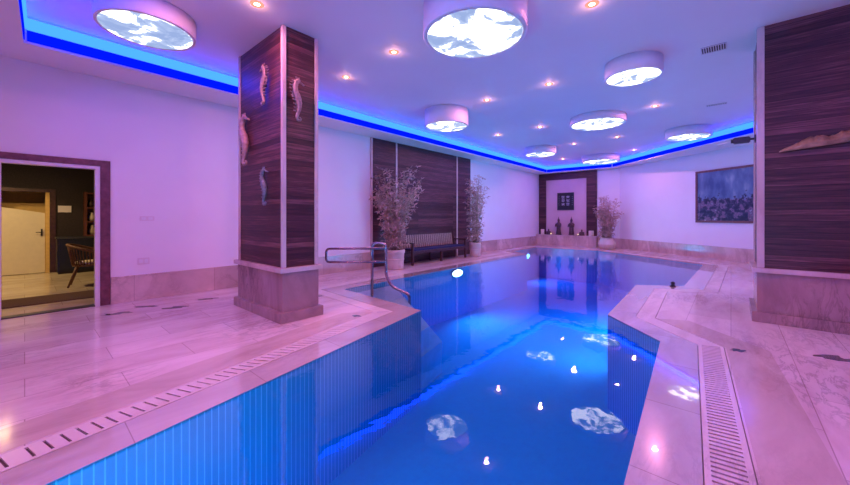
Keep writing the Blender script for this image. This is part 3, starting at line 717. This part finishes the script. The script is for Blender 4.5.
# ---------------------------------------------------------------- handrail at the steps
hp = W(0,0)
hr = bpy.data.objects.new('pool_handrail', None); C.objects.link(hr); hr.location = (0, 6.40, 0)
tag(hr, 'steel handrail with a horizontal double loop at the pool entry steps', 'handrail')
def wx(px, Y=6.40): return (px-425)/F*Y
def wz(py, Y=6.40): return CH-(py-HY)*Y/F
def smooth(pts, n=6, rad=.08):
    out = [Vector(pts[0])]
    for i in range(1, len(pts)-1):
        p = Vector(pts[i]); a = (Vector(pts[i-1])-p); b = (Vector(pts[i+1])-p); ra = min(rad, a.length*.49, b.length*.49)
        s = p + a.normalized()*ra; e = p + b.normalized()*ra
        for k in range(n+1): t = k/n; out.append(s*(1-t)**2 + p*2*t*(1-t) + e*t*t)
    out.append(Vector(pts[-1])); return out
rR = .026
def hobj(name, mb): o = mb.obj(name, M['steel'], hr, loc=(0,0,0)); return o
hobj('post', MB().tube(smooth([(wx(372),0,-.12),(wx(372),0,wz(243)),(wx(386),0,wz(243.5)),(wx(386),0,wz(276)),(wx(392),0,wz(287)),(wx(409.5),0,wz(294.5)),(wx(409.5),0,-.29)], rad=.09), rR, 12))
hobj('loop_rail', MB().tube(smooth([(wx(385.5),-.055,wz(248)),(wx(327),-.055,wz(248.5)),(wx(327),-.055,wz(261.8)),(wx(385.5),-.055,wz(261.3))], rad=.07), rR*.85, 12))
for px_, py_ in ((372,248),(372,261.6),(385.5,248),(385.5,261.6)): hobj('clamp', MB().tube([(wx(px_),-.055,wz(py_)),(wx(px_),0,wz(py_))], .02, 8))
hobj('foot', MB().tube([(wx(372),0,-.12),(wx(372),0,-.09)], .05, 14))

# ---------------------------------------------------------------- ceiling lights
drums = [  # centre x, top y, bottom y, width px, drop, label
 (148,8,51.4,98,.22,'large round cloud light beside the near left corner of the blue cove'),
 (474.3,7.3,58.7,94.4,.36,'large round cloud light at the top centre, closest overhead'),
 (633,68,86,54,.25,'round cloud light nearest the slatted ceiling vent'),
 (597.3,118.1,130.3,52,.18,'shallow round cloud light in the middle of the ceiling'),
 (446.5,121,132,40,.38,'deep round cloud light in front of the bench wall cove'),
 (540.3,151.8,157.6,29,.26,'smallest round cloud light, left of the far niche'),
 (600.5,158.6,165,35,.25,'round cloud light above the far corner plant'),
 (688,133,141.6,44,.245,'round cloud light beside the right-hand blue cove'),
]
for i, (cx, yt, yb, wd, drop, lb) in enumerate(drums):
    h = CEI-drop-CH; Y = h*F*.5*(1/(HY-yt)+1/(HY-yb)); t = (cx-425)/F; r = wd/2*Y/F/math.sqrt(1+t*t)*(1 if i else .97)
    u, n = UN(t*Y, Y); zb = CEI-drop
    o = thing('ceiling_light', lb, 'ceiling light', u, n, zb, 0, 'round cloud-print ceiling lights')
    R = r*1.09; seg = 56
    d = MB().lathe([(r+.004,.012),(r+.004,0),(R-.006,0),(R,.006),(R,drop-.0005),(R-.02,drop-.0005)], seg=seg); 
    # open bottom: drop the first cap
    d.f = d.f[:-2] + [d.f[-1]]; d.sm = d.sm[:-2] + [d.sm[-1]]
    d.obj('drum', M['drum'], o)
    MB().lathe([(r,.006),(r,.011),(r*.9,.012)], seg=seg).obj('diffuser', cloud_mat('cloud_diffuser_%d' % i, i+1), o)

# downlights
DL = [(394,52),(346,77),(487,100),(498,135),(549,84),(540,127),(574,144),(563,159),(617,137),(634,150),(655,106),(257,4),(592,4)]
DLn = ['downlight left of the largest central cloud light','downlight right of the left pillar top','downlight right of the deep cloud light','downlight lowest of the pair right of the deep cloud light',
 'downlight between the two right-hand cloud lights and the central one','downlight above the smallest cloud light','downlight between the smallest and the shallow cloud light','downlight over the far niche top',
 'downlight just right below the shallow cloud light','downlight just above the far right cove','downlight right of the shallow cloud light','downlight cut by the top edge above the left pillar','downlight at the top edge right of the big cloud light']
def add_area(loc, size, power, col, rot=(0,0,0), shape='DISK', spread=PI):
    l = bpy.data.lights.new('lamp', 'AREA'); l.shape = shape; l.size = size; l.energy = power; l.color = col; l.spread = spread
    o = bpy.data.objects.new('lamp_light', l); C.objects.link(o); o.location = loc; o.rotation_euler = rot; return o
proto = None
PINK = (1, .29, .46)
dlpos = [UN((x-425)*(CEI-CH)/(HY-y), F*(CEI-CH)/(HY-y)) for x, y in DL]
back = [(1.2,4.2),(1.2,1.0),(1.4,-2.0),(4.4,-2.6),(-1.4,3.6),(-1.4,0),(9.5,-2.2)]  # unseen downlights added around the viewer to brighten the room
for i, (u, n) in enumerate(dlpos + back):
    lb = DLn[i] if i < len(DLn) else 'added unseen fill downlight in the ceiling near the viewer'
    zc = CEI if u > 0 else SOF
    o = thing('downlight', lb, 'downlight', u, n, zc, 0, 'recessed ceiling downlights')
    if proto is None:
        a = MB().lathe([(.036,-.004),(.075,-.006),(.078,-.001),(.036,-.001)], seg=20).obj('reflector', M['reflector'], o)
        b = MB().lathe([(.034,-.0045),(.034,-.002)], seg=20).obj('lens', M['downlight'], o); proto = (a, b)
    else:
        for s in proto:
            c = s.copy(); C.objects.link(c); c.parent = o
    p = W(u, n, zc-.012); add_area(p, .10, 26, PINK); pl_ = bpy.data.lights.new('glow', 'POINT'); pl_.energy = 1.3; pl_.color = (1,.42,.36); pl_.shadow_soft_size = .03; po_ = bpy.data.objects.new('added_halo', pl_); C.objects.link(po_); po_.location = W(u, n, zc-.07)  # point light added under each downlight to make a warm ceiling halo

# vents
P = UN(288/F*5.28, 5.28)
def vent(px, py, a, b, label, nslat):
    Y = F*(CEI-CH)/(HY-py); u, n = UN((px-425)/F*Y, Y)
    o = thing('ceiling_vent', label, 'vent', u, n, CEI, 0, 'ceiling vents')
    MB().box(-a/2,a/2,-b/2,b/2,-.004,-.001).obj('backing', M['dark'], o)
    MB().box(-a/2,a/2,-b/2,-b/2+.012,-.014,-.004).box(-a/2,a/2,b/2-.012,b/2,-.014,-.004).box(-a/2,-a/2+.012,-b/2+.012,b/2-.012,-.014,-.004).box(a/2-.012,a/2,-b/2+.012,b/2-.012,-.014,-.004).obj('frame', M['plastic'], o)
    s = MB()
    for k in range(nslat): y = -b/2+.02+(b-.04)*(k+.5)/nslat; s.box(-a/2+.012,a/2-.012,y-.006,y+.006,-.013,-.004)
    s.obj('slats', M['plastic'], o)
vent(713.5, 48.3, .26, .30, 'slatted square ceiling vent nearest the right pillar', 9)
vent(716.5, 104.4, .10, .36, 'narrow slot ceiling vent above the right-hand cove', 8)

# ---------------------------------------------------------------- pool lamps
def poollamp(u, n, z, rot, power, label):
    o = thing('pool_lamp', label, 'pool light', u, n, z, rot, 'underwater pool lamps')
    rx = Matrix.Rotation(PI/2, 4, 'X') @ Matrix.Diagonal((1.7,.72,1,1))
    MB().merge(MB().lathe([(.12,.001),(.16,.001),(.16,.018),(.14,.02)], seg=24), rx).obj('ring', M['steel'], o)
    MB().merge(MB().lathe([(.135,.0205),(.13,.034),(.10,.04)], seg=24), rx).obj('lens', M['poollamp'], o)
    p = W(u, n, z); d = W(math.sin(rot), -math.cos(rot)) 
    l = add_area(p + d*.05, .2, power, (.05,.72,1)); l.data.spread = math.radians(140); l.rotation_euler = (PI/2, 0, ANG+rot)
    # area lights shine along local -z; after the x-turn that is +y of the rotated frame, so face it about
    l.rotation_euler = (d + Vector((0,0,-.36))).to_track_quat('-Z','Y').to_euler()
poollamp(7.85, 5.69, -.15, 0, 130, 'lit underwater lamp below the bench, on the long pool wall')
poollamp(14.3, 6.655, -.30, 0, 120, 'lit underwater lamp in the far pool corner by the niche')
poollamp(9.6, .72, -.30, PI, 300, 'lit underwater lamp by the right deck notch')
poollamp(-2.19, 1.2, -.55, PI/2, 330, 'added underwater fill lamp on the pool end wall behind the viewer')  # added out of view to light the pool floor evenly
poollamp(7.1, 1.40, -.5, PI, 45, 'added underwater fill lamp hidden below the right deck nose')  # added out of view to brighten the middle of the pool
poollamp(.6, .34, -.5, PI, 22, 'added underwater fill lamp below the viewer on the right pool wall')  # added out of view to lift the near water

# small things on the deck
u, n = at(672.8,286.5)
o = thing('pool_valve_knob', 'small black knob standing on the coping of the right deck notch', 'knob', u, n)
MB().lathe([(.05,0),(.055,.01),(.03,.03),(.03,.05)], seg=14).obj('base', M['black'], o); MB().ball((0,0,.07), .04,.04,.03).obj('cap', M['black'], o)
def puddle(px, py, pw, phh, label, seed, tilt=0):
    u, n = at(px, py); rnd = random.Random(seed); pts = []
    for k in range(18):
        a = -2*PI*k/18; rr_ = 1+.35*rnd.uniform(-1,1)
        x, y = px + pw/2*math.cos(a)*rr_, py + phh/2*math.sin(a)*rr_ + tilt*math.cos(a)*pw/2
        pts.append(at(x, y))
    pts = [(p[0]-u, p[1]-n) for p in pts]
    ar = sum(pts[k][0]*pts[(k+1)%18][1]-pts[(k+1)%18][0]*pts[k][1] for k in range(18))
    o = MB().prism(pts if ar > 0 else pts[::-1], .0002, .0022).obj('puddle', M['puddle'], None, W(u,n,0), ANG); tag(o, label, 'puddle', 'small wet puddles on the marble deck')
puddle(738,350.5,15,3,'small dark wet streak right of the slotted grate',1,.15)
puddle(834,358,40,4.5,'long bluish wet streak at the right edge of the deck',2,.13)
puddle(117,313.5,27,2,'dark wet streak in front of the doorway, nearest the pool',3,-.12)
puddle(146,306.5,22,1.6,'dark wet streak on the floor below the wall socket',4,-.08)
puddle(176,307.5,24,1.8,'dark wet streak between the doorway and the left pillar',5,-.1)
puddle(207,299,20,1.3,'dark wet streak near the wall base beside the left pillar',6,-.1)
puddle(356,316,9,2,'small dark wet spot between the left pillar and the grate corner',7)
puddle(320,296,7,1.2,'tiny dark wet spot behind the left pillar base',8)

# lobby light
add_area(W(-.4, 10.6, 2.8), .3, 60, (1,.66,.30), (0,0,0))
l = bpy.data.lights.new('lobby_spot','SPOT'); l.energy = 90; l.color = (1,.70,.34); l.spot_size = math.radians(62); l.spot_blend = .15; l.shadow_soft_size = .05
o = bpy.data.objects.new('lobby_lamp', l); C.objects.link(o); o.location = W(-1.4, 11.6, 2.6); o.rotation_euler = (W(-.2,12.95,.75)-o.location).to_track_quat('-Z','Y').to_euler()

# ---------------------------------------------------------------- world, camera, render look
w_ = bpy.data.worlds.new('World'); bpy.context.scene.world = w_; w_.use_nodes = True
w_.node_tree.nodes['Background'].inputs[0].default_value = (.30,.22,.5,1); w_.node_tree.nodes['Background'].inputs[1].default_value = .0
cd = bpy.data.cameras.new('camera'); cam = bpy.data.objects.new('camera', cd); C.objects.link(cam)
cam.location = (0,0,CH); cam.rotation_euler = (PI/2,0,0); cd.sensor_width = 36; cd.lens = 36*F/850; cd.shift_y = -(242.5-HY)/850; cd.clip_start = .05; cd.clip_end = 100
bpy.context.scene.camera = cam
sc = bpy.context.scene
sc.view_settings.view_transform = 'Standard'; sc.view_settings.look = 'None'; sc.view_settings.gamma = 1; sc.view_settings.exposure = -.04; sc.view_settings.use_curve_mapping = False
cy = sc.cycles
cy.use_denoising = True; cy.max_bounces = 10; cy.diffuse_bounces = 5; cy.glossy_bounces = 5; cy.transparent_max_bounces = 12; cy.transmission_bounces = 4
cy.sample_clamp_indirect = 6; cy.caustics_reflective = False; cy.caustics_refractive = False; cy.blur_glossy = .3
